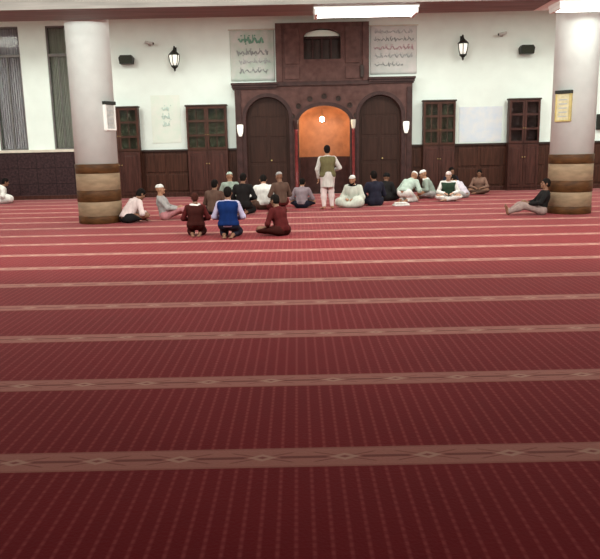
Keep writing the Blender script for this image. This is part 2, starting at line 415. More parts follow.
# arch mouldings
for x0, x1, a0, a1, sp_, tp in spec:
    f = MB(); n = 24
    for rr, ww, yy in ((0.0, .085, -.035), (.085, .03, -.02)):
        inner = arch(mx(a0) - rr, mx(a1) + rr, mz(sp_), mz(tp) + rr, n); outer = arch(mx(a0) - rr - ww, mx(a1) + rr + ww, mz(sp_), mz(tp) + rr + ww, n)
        pts = [(outer[0][0], .1)] + outer + [(outer[-1][0], .1), (inner[-1][0], .1)] + inner[::-1] + [(inner[0][0], .1)]
        f.poly(pts, yy, 0)
    f.build('arch_moulding', MT['mih_trim'], mih)
# paneled doors in the side arches
for a0, a1 in ((-1.62, -.24), (1.98, 3.34)):
    A0, A1 = mx(a0), mx(a1); f = MB()
    f.poly([(A0, 0), (A1, 0)] + arch(A0, A1, mz(2.42), mz(3.08)), .165, .2)
    dr = f.build('arched_door', MT['wood_door'], mih)
    mid = (A0 + A1) / 2
    g = MB()
    for s in (-1, 1):
        for z0, z1 in ((.15, .95), (1.05, 1.75), (1.85, 2.4)):
            a, c = sorted((mid + s * .06, mid + s * ((A1 - A0) / 2 - .1)))
            MB().box(a, c, .15, .165, z0, z1, .006).build('raised_panel', MT['wood_door'], dr)
    g.poly([(A0 + .14, 2.48), (A1 - .14, 2.48)] + arch(A0 + .14, A1 - .14, 2.5, 2.9), .15, .165)
    g.build('raised_panel', MT['wood_door'], dr)
    MB().sphere((mid + .09, .12, 1.1), .025).build('door_handle', MT['gold'], dr)
# curved apse of the centre niche
A0, A1 = mx(.06), mx(1.70); cxm = (A0 + A1) / 2; ra = (A1 - A0) / 2 + .0
f = bmesh.new(); n = 32; rows = 20; zs = mz(2.28); ht = mz(2.78) - zs; grid = []
for j in range(rows + 1):
    row = []
    if j <= 8: z = zs * j / 8; q = 1
    else:
        t_ = (j - 8) / (rows - 8) * math.pi / 2 * .985; z = zs + ht * math.sin(t_); q = math.cos(t_)
    for i in range(n + 1):
        a = math.pi * i / n
        row.append(f.verts.new((cxm - ra * q * math.cos(a), .16 + .62 * q * math.sin(a), z)))
    grid.append(row)
for j in range(rows):
    for i in range(n): f.faces.new((grid[j][i], grid[j][i + 1], grid[j + 1][i + 1], grid[j + 1][i]))
m_ = MB(); m_.bm.free(); m_.bm = f
ap = m_.build('apse', MT['apse'], mih); sm = ap.modifiers.new('thickness', 'SOLIDIFY'); sm.thickness = .04; sm.offset = 1
ap.data.polygons.foreach_set('use_smooth', [True] * len(ap.data.polygons))
dd = MB(); outer = [(cxm - (ra - .001) * math.cos(math.pi * i / 32), .16 + .619 * math.sin(math.pi * i / 32)) for i in range(33)]
inn = [(cxm - (ra - .03) * math.cos(math.pi * i / 32), .16 + .59 * math.sin(math.pi * i / 32)) for i in range(33)]
dbm = dd.bm
for z0, z1 in ((0, 1.18),):
    vv = [[dbm.verts.new((p[0], p[1], z)) for p in q] for q, z in ((outer, z0), (inn, z0), (inn, z1), (outer, z1))]
    for a, b in zip(vv, vv[1:] + vv[:1]):
        for i in range(32): dbm.faces.new((a[i], a[i + 1], b[i + 1], b[i]))
    for i in (0, 32): dbm.faces.new([v[i] for v in vv])
dd.build('apse_low_shade', MT['mih_trim'], mih)  # added dark lining, its colour stands for lamplight fading down the apse
# slender red columns flanking the niche
for x in (-.03, 1.80):
    c = MB().lathe([(.07, 0), (.075, .12), (.05, .16), (.048, 1.0), (.045, 2.0), (.05, 2.05)], mx(x), -.075, 24)
    cc = c.build('engaged_column', MT['rednarrow'], mih, smooth=True)
    MB().lathe([(.05, 2.05), (.06, 2.1), (.075, 2.2), (.08, 2.26), (.08, 2.32)], mx(x), -.075, 24).build('capital', MT['cream'] if x > 1 else MT['mih_trim'], cc)
# rosettes over the niche
rs = MB()
for a in range(7):
    th = math.pi * (a + .5) / 7
    x = cxm + (ra + .22) * math.cos(th); z = mz(2.30) + (.5 + .26) * math.sin(th)
    o = MB(); o.lathe([(0, .035), (.03, .03), (.04, .012), (.075, .022), (.085, 0)], 0, 0, 16, Matrix.Translation((x, 0, z)) @ Matrix.Rotation(R(90), 4, 'X'))
    o.build('rosette', MT['dark'], mih)
# cornice, pilasters, upper block with barred window
co_ = MB()
def cornice(b, x0, x1, z, y=0):
    for dz, h_, dy in ((-.17, .05, .05), (-.12, .07, .1), (-.05, .07, .15)): b.box(x0 - dy * .4, x1 + dy * .4, y - dy, .35, z + dz, z + dz + h_ , .006)
cornice(co_, mx(-1.99), mx(-.64), mz(3.50)); cornice(co_, mx(2.33), mx(3.70), mz(3.60)); co_.box(mx(-.62), mx(2.31), -.06, .35, mz(3.40), mz(3.53), .01)
co_.build('cornice', MT['mih_trim'], mih)
for x in (-1.93, 3.5):
    MB().box(mx(x), mx(x) + .17, -.05, 0, 0, mz(3.31), .01).build('pilaster', MT['mih_trim'], mih)
U0, U1 = mx(-.62), mx(2.31); V0, V1 = mx(.26), mx(1.42); Z0, Z1 = mz(3.48), mz(5.3); a0, a1 = mz(4.2), mz(4.85)
up = MB(); up.poly([(U0, Z0), (U0, Z1), (U1, Z1), (U1, Z0), (V1, Z0 + .001), (V1, a1)] + arch(V0, V1, a1, mz(5.12))[1:] + [(V0, Z0 + .001)], 0, .35)
up.box(V0, V1, 0, .35, Z0, a0)
up.build('upper_wall', MT['mih'], mih)
def upanel(x0, x1, d, z0, z1): MB().box(mx(x0), mx(x1), -d, 0, z0, z1, .01).build('raised_panel', MT['mih'], mih)
for x0, x1 in ((-.6, -.42), (2.1, 2.29)): upanel(x0, x1, .05, Z0 + .05, Z1 - .02)
for x0, x1 in ((-.34, .12), (1.56, 2.02)):
    upanel(x0, x1, .03, Z0 + .12, Z0 + .5); upanel(x0, x1, .03, Z0 + .58, Z1 - .15)
MB().box(V0, V1, .2, .3, a0, mz(5.14)).build('window_recess', MT['dark'], mih)
wv = MB()
for k in range(1, 4): wv.box(V0 + (V1 - V0) * k / 4 - .02, V0 + (V1 - V0) * k / 4 + .02, .12, .16, a0, a1 + .02)
wv.box(V0, V1, .11, .16, a1 - .02, a1 + .05); wv.build('window_bars', MT['mih_trim'], mih)
MB().poly([(V0 + .03, a1 + .05), (V1 - .03, a1 + .05)] + arch(V0 + .03, V1 - .03, a1 + .06, mz(5.09)), .13, .15).build('fanlight', MT['poster'], mih)
MB().box(mx(2.02), mx(2.14), -.09, -.05, mz(3.62), mz(4.0), .02).build('dark_plaque', MT['dark'], mih)

# lit lamp hanging inside the niche
lp = thing('niche_lamp', 'small lit bulb lamp hanging at the top of the prayer niche', 'lamp', (mx(.81), MY + .02, mz(2.45)))
MB().tube([(0, 0, .02), (0, 0, .23)], .006).build('cord', MT['metal'], lp)
MB().lathe([(0, .03), (.02, .03), (.025, -.01), (.03, -.04)], n=16).build('holder', MT['gold'], lp)
MB().sphere((0, 0, -.09), .075).build('bulb', MT['bulb'], lp, smooth=True)
pt = bpy.data.lights.new('bulb_light', 'POINT'); pt.energy = 24; pt.color = (1, .72, .45); pt.shadow_soft_size = .06
po = bpy.data.objects.new('bulb_light', pt); C.objects.link(po); po.parent = lp; po.location = (0, -.1, -.22)

# sconces
def sconce(x, label):
    t = thing('wall_sconce', label, 'lamp', (mx(x), MY - .05, mz(2.05)), 0, 'white sconces on the niche wall')
    MB().box(-.05, .05, -.02, 0, -.14, .14, .008).build('back_plate', MT['gold'], t)
    MB().lathe([(0, -.18), (.05, -.17), (.085, -.05), (.1, .1), (.095, .18), (0, .19)], 0, -.1, 24).build('lamp_shade', MT['lampglass'], t, smooth=True)
sconce(-1.80, 'small white glass sconce on the left end of the niche wall')
sconce(3.47, 'small white glass sconce on the right end of the niche wall')

# ---------------------------------------------------------------- banners with lines of script
def script_line(x0, x1, z, h, m, parent, seed, dens=1.0, y=-.012):
    r_ = random.Random(seed); b = MB(); x = x0
    while x < x1:
        wd = r_.uniform(.08, .2) * dens; e = min(x + wd, x1); n = 9; pts = []; ph = r_.uniform(0, 6); am = h * r_.uniform(.15, .4)
        rad = []
        for i in range(n + 1):
            q = i / n; pts.append((x + (e - x) * q, y, z + am * math.sin(ph + q * 7) - h * .1 * q)); rad.append(h * (.07 + .07 * abs(math.sin(ph + q * 5))))
        b.tube(pts, rad, 6)
        if r_.random() < .6: b.tube([(x + wd * .3, y, z), (x + wd * .28, y, z + h * .6)], h * .07, 6)
        if r_.random() < .6: b.sphere((x + wd * .6, y, z + r_.choice((-.45, .5)) * h), h * .09, n=6)
        x = e + .025
    return b.build('script_line', m, parent)
def banner(x0, x1, z0, z1, m, lines, label, slots=None):
    t = thing('hanging_banner', label, 'banner', ((x0 + x1) / 2, WY - .02, z0), 0, 'cloth banners beside the upper niche wall')
    w2 = (x1 - x0) / 2; h = z1 - z0; bm_ = bmesh.new(); nx, nz = 40, 16; g = []
    for j in range(nz + 1):
        g.append([bm_.verts.new((-w2 + 2 * w2 * i / nx, .004 * math.sin(i * .8 + j * .2), h * j / nz)) for i in range(nx + 1)])
    for j in range(nz):
        for i in range(nx): bm_.faces.new((g[j][i], g[j][i + 1], g[j + 1][i + 1], g[j + 1][i]))
    q = MB(); q.bm.free(); q.bm = bm_; o = q.build('cloth', m, t, smooth=True)
    sm = o.modifiers.new('thickness', 'SOLIDIFY'); sm.thickness = .006
    MB().tube([(-w2 - .04, 0, h), (w2 + .04, 0, h)], .018).build('hanging_rod', MT['cream'], t)
    for i, (zz, hh, mm, a, b) in enumerate(lines):
        script_line(-w2 + 2 * w2 * a, -w2 + 2 * w2 * b, h * zz, hh, MT[mm], t, i + int(x0 * 10) + 50)
banner(-2.04, -.66, 3.58, 5.12, MT['ban_green'], [(.80, .26, 'ink_green', .2, .75), (.56, .2, 'ink_grey', .15, .85), (.38, .16, 'ink_pale', .2, .9), (.2, .17, 'ink_grey', .2, .85)],
       'pale green hanging banner with dark green script, left of niche top')
banner(2.34, 3.80, 3.70, 5.16, MT['ban_grey'], [(.88, .13, 'ink_pale', .1, .9), (.72, .14, 'ink_grey', .08, .92), (.55, .16, 'ink_pink', .08, .92), (.38, .15, 'ink_pale', .1, .9), (.2, .14, 'ink_grey', .1, .7)],
       'pale grey hanging banner with rose and grey script, right of niche top')
# posters
def poster(x0, x1, z0, z1, m, label, marks):
    t = thing('wall_poster', label, 'poster', ((x0 + x1) / 2, WY - .012, z0)); w2 = (x1 - x0) / 2
    MB().box(-w2, w2, 0, .01, 0, z1 - z0).build('sheet', m, t)
    for i, (a, b, zz, hh, mm) in enumerate(marks): script_line(-w2 + 2 * w2 * a, -w2 + 2 * w2 * b, (z1 - z0) * zz, hh, MT[mm], t, i + 9, y=-.004)
poster(-4.62, -3.70, 1.72, 3.2, MT['poster'], 'large pale green poster between two cabinets left of the niche', [(.38, .6, .72, .2, 'ink_faint'), (.36, .62, .55, .2, 'ink_faint'), (.38, .6, .40, .16, 'ink_faint')])
poster(5.18, 6.55, 1.55, 2.65, MT['poster_blue'], 'large pale blue poster between two cabinets right of the niche', [])

# ---------------------------------------------------------------- wall fittings
def lantern(x, z, label):
    t = thing('wall_lantern', label, 'lamp', (x, WY - .001, z), 0, 'dark lanterns on the far wall')
    f = MB(); f.box(-.05, .05, -.02, 0, -.1, .4, .006); f.tube([(0, -.02, .34), (0, -.12, .42), (0, -.22, .40), (0, -.24, .34)], .014); f.build('bracket', MT['metal'], t)
    cy = -.24
    MB().lathe([(0, .36), (.02, .34), (.03, .3), (.06, .27), (.14, .19), (.17, .16), (.17, .14), (0, .14)], 0, cy, 24).build('cap', MT['metal'], t)
    MB().lathe([(0, -.17), (.08, -.17), (.12, -.08), (.145, .05), (.15, .135), (0, .135)], 0, cy, 24).build('glass_body', MT['lampglass'], t, smooth=True)
    g = MB()
    for k in range(6):
        a = math.pi / 3 * k + .3; ca, sa = math.cos(a), math.sin(a)
        g.tube([(.165 * ca, cy + .165 * sa, .14), (.16 * ca, cy + .16 * sa, .05), (.135 * ca, cy + .135 * sa, -.08), (.095 * ca, cy + .095 * sa, -.18)], .013)
    g.build('cage', MT['metal'], t)
    MB().lathe([(.11, -.17), (.11, -.2), (.06, -.25), (.025, -.28), (.035, -.31), (0, -.36)], 0, cy, 24).build('finial', MT['metal'], t)
lantern(-3.76, 4.24, 'dark metal wall lantern left of the niche')
lantern(5.20, 4.40, 'dark metal wall lantern right of the niche')
def speaker(x, z, label):
    t = thing('wall_speaker', label, 'speaker', (x, WY - .001, z), 0, 'small black loudspeakers high on the far wall')
    MB().poly([(-.2, -.12), (.2, -.12), (.225, .06), (.17, .14), (-.17, .14), (-.225, .06)], -.28, -.05).build('cabinet', MT['black'], t)
    MB().poly([(-.17, -.1), (.17, -.1), (.19, .05), (.145, .115), (-.145, .115), (-.19, .05)], -.292, -.28).build('grille', MT['grille'], t)
    MB().box(-.04, .04, -.05, 0, -.06, .06, .005).build('bracket', MT['metal'], t)
speaker(-5.26, 4.27, 'small black loudspeaker on far wall left of the left lantern')
speaker(7.20, 4.33, 'small black loudspeaker on far wall right of the right lantern')
def camera_fix(x, z, s, label):
    t = thing('security_camera', label, 'camera', (x, WY - .001, z), 0, 'small grey cameras high on the far wall')
    MB().box(-.04, .04, -.015, 0, -.05, .05, .004).build('mount', MT['grey_sheet'], t)
    MB().tube([(0, -.01, 0), (0, -.1, .02), (s * .05, -.16, .03)], .013).build('arm', MT['grey_sheet'], t)
    MB().tube([(-s * .1, -.15, .05), (s * .15, -.2, .0)], .045, 16).build('housing', MT['grey_sheet'], t)
    MB().tube([(s * .149, -.2, .0), (s * .165, -.203, -.003)], .035, 16).build('lens', MT['black'], t)
camera_fix(-4.55, 4.74, 1, 'small grey security camera between left lantern and loudspeaker')
camera_fix(6.45, 4.80, -1, 'small grey security camera between right lantern and loudspeaker')
sw = thing('meter_box', 'small dark box on the far wall right of the right column', 'box', (9.68, WY - .001, 2.1))
MB().box(-.12, .12, -.12, 0, -.24, .24, .012).build('casing', MT['black'], sw)
MB().box(-.09, .09, -.128, -.12, -.2, .2, .004).build('cover', MT['metal'], sw)

# fluorescent fitting under the beam
def fluorescent(x, y, label):
    fl = thing('fluorescent_light', label, 'light', (x, y, BZ), 0, 'fluorescent fittings under the ceiling beam')
    MB().poly([(-1.0, 0), (1.0, 0), (0.98, -.05), (-0.98, -.05)], -.3, .3).build('housing', MT['white'], fl)
    for y in (-.2, -.07, .07, .2):
        MB().tube([(-0.93, y, -.09), (0.93, y, -.09)], .03, 12).build('tube', MT['tube'], fl)
    for x in (-.95, .95): MB().box(x - .03, x + .03, -.29, .29, -.14, -.05, .01).build('end_cap', MT['white'], fl)
fluorescent(1.36, 14.1, 'glowing white fluorescent fitting under the brown beam before the niche')
fluorescent(5.95, 14.0, 'glowing white fluorescent fitting above the right column')
#PEOPLE
# ---------------------------------------------------------------- people (bodies grown as one continuous surface)
def surface_nets(F, org, h):
    nx, ny, nz = F.shape
    inside = F < 0
    acc = np.zeros((nx - 1, ny - 1, nz - 1, 3), np.float32); cnt = np.zeros((nx - 1, ny - 1, nz - 1), np.float32)
    edges = []
    for ax in range(3):
        sl0 = [slice(None)] * 3; sl1 = [slice(None)] * 3
        sl0[ax] = slice(0, -1); sl1[ax] = slice(1, None)
        cr = inside[tuple(sl0)] != inside[tuple(sl1)]
        I = np.argwhere(cr)
        a = F[tuple(sl0)][cr]; b = F[tuple(sl1)][cr]; t = a / (a - b)
        P = I.astype(np.float32); P[:, ax] += t
        flip = inside[tuple(sl0)][cr]
        o1, o2 = [k for k in range(3) if k != ax]
        ok = (I[:, o1] > 0) & (I[:, o2] > 0) & (I[:, o1] < F.shape[o1] - 1) & (I[:, o2] < F.shape[o2] - 1)
        I, P, flip = I[ok], P[ok], flip[ok]
        for d1 in (0, 1):
            for d2 in (0, 1):
                J = I.copy(); J[:, o1] -= d1; J[:, o2] -= d2
                np.add.at(acc, (J[:, 0], J[:, 1], J[:, 2]), P); np.add.at(cnt, (J[:, 0], J[:, 1], J[:, 2]), 1)
        edges.append((ax, o1, o2, I, flip))
    act = cnt > 0; idx = np.full(cnt.shape, -1, np.int64); idx[act] = np.arange(act.sum())
    V = acc[act] / cnt[act][:, None] * h + np.array(org, np.float32)
    Q = []
    for ax, o1, o2, I, flip in edges:
        q = []
        for d1, d2 in ((0, 0), (1, 0), (1, 1), (0, 1)):
            J = I.copy(); J[:, o1] -= d1; J[:, o2] -= d2; q.append(idx[J[:, 0], J[:, 1], J[:, 2]])
        q = np.stack(q, 1); fl = flip if ax != 1 else ~flip
        q[~fl] = q[~fl][:, ::-1]; Q.append(q)
    return V, np.concatenate(Q)

class Field:
    def __init__(s, lo, hi, h):
        s.h = h; s.lo = np.array(lo, float); n = np.ceil((np.array(hi) - s.lo) / h).astype(int) + 1
        s.ax = [(s.lo[i] + np.arange(n[i]) * h).astype(np.float32) for i in range(3)]
        s.F = np.full(n, 0.3, np.float32)
    def region(s, lo, hi, m):
        r = []
        for i in range(3):
            a = int(max(0, math.floor((lo[i] - m - s.lo[i]) / s.h))); b = int(min(len(s.ax[i]), math.ceil((hi[i] + m - s.lo[i]) / s.h) + 1))
            r.append(slice(a, max(a, b)))
        return tuple(r), np.meshgrid(s.ax[0][r[0]], s.ax[1][r[1]], s.ax[2][r[2]], indexing='ij')
    def add(s, r, d, k):
        f = s.F[r]
        if k > 0:
            q = np.clip(0.5 + 0.5 * (f - d) / k, 0, 1); s.F[r] = f * (1 - q) + d * q - k * q * (1 - q)
        else: s.F[r] = np.minimum(f, d)
    def cone(s, a, b, ra, rb, k=.02):
        a, b = np.array(a, float), np.array(b, float); m = max(ra, rb) + k + 2 * s.h
        r, (X, Y, Z) = s.region(np.minimum(a, b), np.maximum(a, b), m)
        if X.size == 0: return
        d = b - a; L2 = max(1e-9, d @ d)
        t = np.clip(((X - a[0]) * d[0] + (Y - a[1]) * d[1] + (Z - a[2]) * d[2]) / L2, 0, 1)
        D = np.sqrt((X - a[0] - t * d[0]) ** 2 + (Y - a[1] - t * d[1]) ** 2 + (Z - a[2] - t * d[2]) ** 2) - (ra + (rb - ra) * t)
        s.add(r, D, k)
    def ell(s, c, rad, M, k=.01):           # M columns: local right, forward, up
        c = np.array(c, float); m = max(rad) + k + 2 * s.h
        r, (X, Y, Z) = s.region(c, c, m)
        if X.size == 0: return
        P = [(X - c[0]) * M[0][i] + (Y - c[1]) * M[1][i] + (Z - c[2]) * M[2][i] for i in range(3)]
        q = np.sqrt(sum((P[i] / rad[i]) ** 2 for i in range(3))); D = (q - 1) * min(rad)
        s.add(r, D, k)
    def cut(s, p, n):                        # keep where (x-p).n < 0
        X, Y, Z = np.meshgrid(*s.ax, indexing='ij')
        s.F = np.maximum(s.F, ((X - p[0]) * n[0] + (Y - p[1]) * n[1] + (Z - p[2]) * n[2]).astype(np.float32))
    def mesh(s, name, zmin=0.004):
        s.cut((0, 0, zmin), (0, 0, -1))
        s.F[0], s.F[-1], s.F[:, 0], s.F[:, -1], s.F[:, :, 0], s.F[:, :, -1] = .1, .1, .1, .1, .1, .1
        V, Q = surface_nets(s.F, s.lo, s.h)
        me = bpy.data.meshes.new(name); me.vertices.add(len(V)); me.vertices.foreach_set('co', V.astype(np.float32).ravel())
        me.loops.add(Q.size); me.loops.foreach_set('vertex_index', Q.ravel().astype(np.int32))
        me.polygons.add(len(Q)); me.polygons.foreach_set('loop_start', np.arange(0, Q.size, 4, dtype=np.int32))
        me.polygons.foreach_set('loop_total', np.full(len(Q), 4, np.int32)); me.update(calc_edges=True); me.validate()
        me.polygons.foreach_set('use_smooth', [True] * len(me.polygons)); return me

A = lambda *v: np.array(v, float)
def ik(a, b, l1, l2, pole):
    d = b - a; L = np.linalg.norm(d); u = d / L
    if L > (l1 + l2) * .995: b = a + u * (l1 + l2) * .995; L = (l1 + l2) * .995
    x = (l1 * l1 - l2 * l2 + L * L) / (2 * L); h = math.sqrt(max(0, l1 * l1 - x * x))
    p = pole - u * (pole @ u); p /= np.linalg.norm(p)
    return a + u * x + p * h, b
def rotx(v, c, a):            # lean forward (towards +y) by angle a about c
    y, z = v[1] - c[1], v[2] - c[2]
    return A(v[0], c[1] + y * math.cos(a) + z * math.sin(a), c[2] - y * math.sin(a) + z * math.cos(a))

def skeleton(kind, lean=0, bow=0, turn=0):
    k = {}
    sit = {'cross': .125, 'kneel': .27, 'legs_out': .12, 'knee_up': .125, 'stand': .93}[kind]
    pz = sit; pel = A(0, 0, pz)
    base = {'cross': 8, 'kneel': 4, 'legs_out': -12, 'knee_up': 8, 'stand': 2}[kind]
    up = dict(waist=A(0, .01, pz + .14), chest=A(0, .01, pz + .30), neck0=A(0, 0, pz + .44), neck1=A(0, .015, pz + .51), head=A(0, .035, pz + .615),
              shL=A(-.178, 0, pz + .405), shR=A(.178, 0, pz + .405))
    for n, v in up.items(): k[n] = rotx(v, pel, R(base + lean) * (.7 if n == 'waist' else 1))
    if bow or turn or True:
        hb = R(base + lean + bow); k['head'] = rotx(k['neck1'] + A(0, .02, .105), k['neck1'], R(bow + (base + lean) * .6))
        pit = R(bow + (base + lean) * .6); t = R(turn)
        fwd = A(math.sin(t) * math.cos(pit), math.cos(t) * math.cos(pit), -math.sin(pit)); rgt = A(math.cos(t), -math.sin(t), 0)
        upv = np.cross(rgt, fwd); k['HM'] = np.stack([rgt, fwd, upv], 1)
    k['pel'] = pel
    for s, q in ((-1, 'L'), (1, 'R')):
        hip = A(s * .09, .0, pz - .01); k['hip' + q] = hip
        if kind == 'cross':
            ank = A(-s * .07, .36 if s < 0 else .27, .062); kn, ank = ik(hip, ank, .41, .39, A(s * 1, .55, .25)); toe = ank + A(-s * .13, .05, -.02)
            wr = A(s * .13, .30, .24)
        elif kind == 'kneel':
            kn = A(s * .15, .37, .085); ank = A(s * .09, -.04, .06); toe = A(s * .07, -.17, .03); wr = A(s * .13, .24, .36)
        elif kind == 'legs_out':
            ank = A(s * .1, .80 if s < 0 else .74, .075); kn, ank = ik(hip, ank, .43, .41, A(0, 0, 1)); toe = ank + A(s * .03, .05, .13)
            wr = A(s * .12, .30, .27)
        elif kind == 'knee_up':
            if s > 0: ank = A(.13, .36, .075); kn, ank = ik(hip, ank, .42, .40, A(.1, .2, 1)); toe = ank + A(.03, .14, -.035); wr = A(.13, .36, .42)
            else: ank = A(.03, .27, .062); kn, ank = ik(hip, ank, .41, .39, A(-1, .5, .2)); toe = ank + A(.13, .05, -.02); wr = A(-.14, .30, .22)
        else:
            ank = A(s * .11, -.02 + s * .03, .085); kn, ank = ik(hip, ank, .43, .42, A(0, 1, 0)); toe = ank + A(s * .04, .15, -.045)
            wr = A(s * .22, .12, .84) if s < 0 else A(.2, .24, 1.02)
        if kind != 'stand' and lean > 20: wr = wr + A(0, lean * .003, -.02)
        sh = k['sh' + q]; el, wr = ik(sh, wr, .285, .25, A(s * .8, -.5, -.5))
        k.update({'kn' + q: kn, 'an' + q: ank, 'toe' + q: toe, 'el' + q: el, 'wr' + q: wr})
    return k

def torso(f, k, g=0.0, kk=.05):
    f.cone(k['hipL'], k['hipR'], .1 + g, .1 + g, kk)
    f.cone(k['pel'] + A(0, 0, .03), k['waist'], .12 + g, .105 + g, kk)
    f.cone(k['waist'] - A(.05, 0, 0), k['waist'] + A(.05, 0, 0), .095 + g, .095 + g, kk)
    f.cone(k['waist'], k['chest'], .11 + g, .12 + g, kk)
    f.cone(k['chest'] - A(.07, 0, 0), k['chest'] + A(.07, 0, 0), .105 + g, .105 + g, kk)
    for q in 'LR':
        f.cone(k['sh' + q] * .93 + k['neck0'] * .07 - A(0, 0, .022), k['neck0'] - A(0, 0, .005), .045 + g * .8, .05 + g * .6, kk)
        f.cone(k['sh' + q] * .8 + k['chest'] * .2, k['chest'], .05 + g, .09 + g, kk)
    f.cone(k['chest'], k['neck0'], .1 + g, .06 + g, kk)
def arms(f, k, g=0.0, end=1.0, kk=.03):
    for q in 'LR':
        f.cone(k['sh' + q], k['el' + q], .052 + g, .041 + g, kk); e = k['el' + q] + (k['wr' + q] - k['el' + q]) * end
        f.cone(k['el' + q], e, .041 + g, .027 + g * 1.25, kk)
def legs(f, k, g=0.0, end=1.0, kk=.04):
    for q in 'LR':
        f.cone(k['hip' + q], k['kn' + q], .088 + g, .058 + g, kk); e = k['kn' + q] + (k['an' + q] - k['kn' + q]) * end
        m = k['kn' + q] * .65 + k['an' + q] * .35
        f.cone(k['kn' + q], m, .056 + g, .055 + g, kk); f.cone(m, e, .055 + g, .036 + g, kk)

def lohi(k, kind):
    P = np.stack([v for n, v in k.items() if n != 'HM']); lo = P.min(0) - .2; hi = P.max(0) + .2; lo[2] = -.03; return lo, hi
def hl(k, x, y, z): return k['head'] + k['HM'] @ A(x, y, z)

def body_mesh(k, kind):
    lo, hi = lohi(k, kind); f = Field(lo, hi, .0068); M = k['HM']
    torso(f, k); arms(f, k); legs(f, k)
    f.cone(k['neck0'], k['neck1'], .058, .05, .03); f.cone(k['neck1'], hl(k, 0, -.01, -.02), .05, .05, .02)
    # head
    f.ell(hl(k, 0, -.008, .03), (.076, .097, .098), M, .01); f.ell(hl(k, 0, .022, -.05), (.056, .07, .064), M, .03)
    f.cone(hl(k, 0, .08, .022), hl(k, 0, .108, -.018), .009, .015, .012)
    f.cone(hl(k, -.036, .076, .035), hl(k, .036, .076, .035), .013, .013, .012)
    f.cone(hl(k, -.018, .085, -.05), hl(k, .018, .085, -.05), .009, .009, .006)
    f.cone(hl(k, 0, .076, -.088), hl(k, 0, .07, -.09), .02, .02, .02)
    for s in (-1, 1):
        f.ell(hl(k, s * .079, -.008, .0), (.011, .021, .033), M, .006); f.cone(hl(k, s * .04, .06, -.015), hl(k, s * .045, .05, -.03), .022, .02, .02)
    # hands and feet
    for s, q in ((-1, 'L'), (1, 'R')):
        w_, e_ = k['wr' + q], k['el' + q]; d = (w_ - e_); d /= np.linalg.norm(d)
        if kind == 'stand' and s < 0: d = A(0, .1, -1) / np.linalg.norm(A(0, .1, -1))
        elif w_[2] < .5: d = d + A(-s * .35, .3, -.05); d /= np.linalg.norm(d)
        side = np.cross(d, A(0, 0, 1)); side = A(1, 0, 0) if np.linalg.norm(side) < .3 else side / np.linalg.norm(side)
        if kind == 'stand' and s < 0: side = A(0, 1, 0)
        nrm = np.cross(side, d); nrm = -nrm if nrm[2] > 0 else nrm
        f.cone(w_, w_ + d * .03, .027, .026, .02)
        for j in range(4):
            o = (j - 1.5) * .0205
            f.cone(w_ + d * .025 + side * o * .7, w_ + d * .085 + side * o, .016, .0125, .012)
            L = (.038, .045, .042, .032)[j if s < 0 else 3 - j]
            p0 = w_ + d * .085 + side * o; p1 = p0 + (d * .93 + nrm * .35 + side * o * 2) * L; p2 = p1 + (d * .6 + nrm * .8) * L * .85
            f.cone(p0, p1, .0095, .0088, .003); f.cone(p1, p2, .0088, .0075, .003)
        th = w_ + d * .03 - side * s * .025; th1 = th + (d * .55 - side * s * .8 + nrm * .15) * .042; th2 = th1 + (d * .9 - side * s * .2 + nrm * .3) * .03
        f.cone(th, th1, .014, .0115, .008); f.cone(th1, th2, .0115, .009, .004)
        a, t = k['an' + q], k['toe' + q]; fd = (t - a); fd /= np.linalg.norm(fd)
        f.cone(a, a - fd * .035 - A(0, 0, .02 if kind == 'stand' else 0), .034, .032, .02); f.cone(a, t, .034, .026, .02)
        sd = np.cross(fd, A(0, 0, 1)); sd = sd / max(1e-6, np.linalg.norm(sd))
        for j in range(5): f.cone(t + sd * (j - 2) * .015, t + sd * (j - 2) * .018 + fd * (.045 - .004 * abs(j - (1 if s < 0 else 3))), .014, .0095, .004)
    return f.mesh('body')
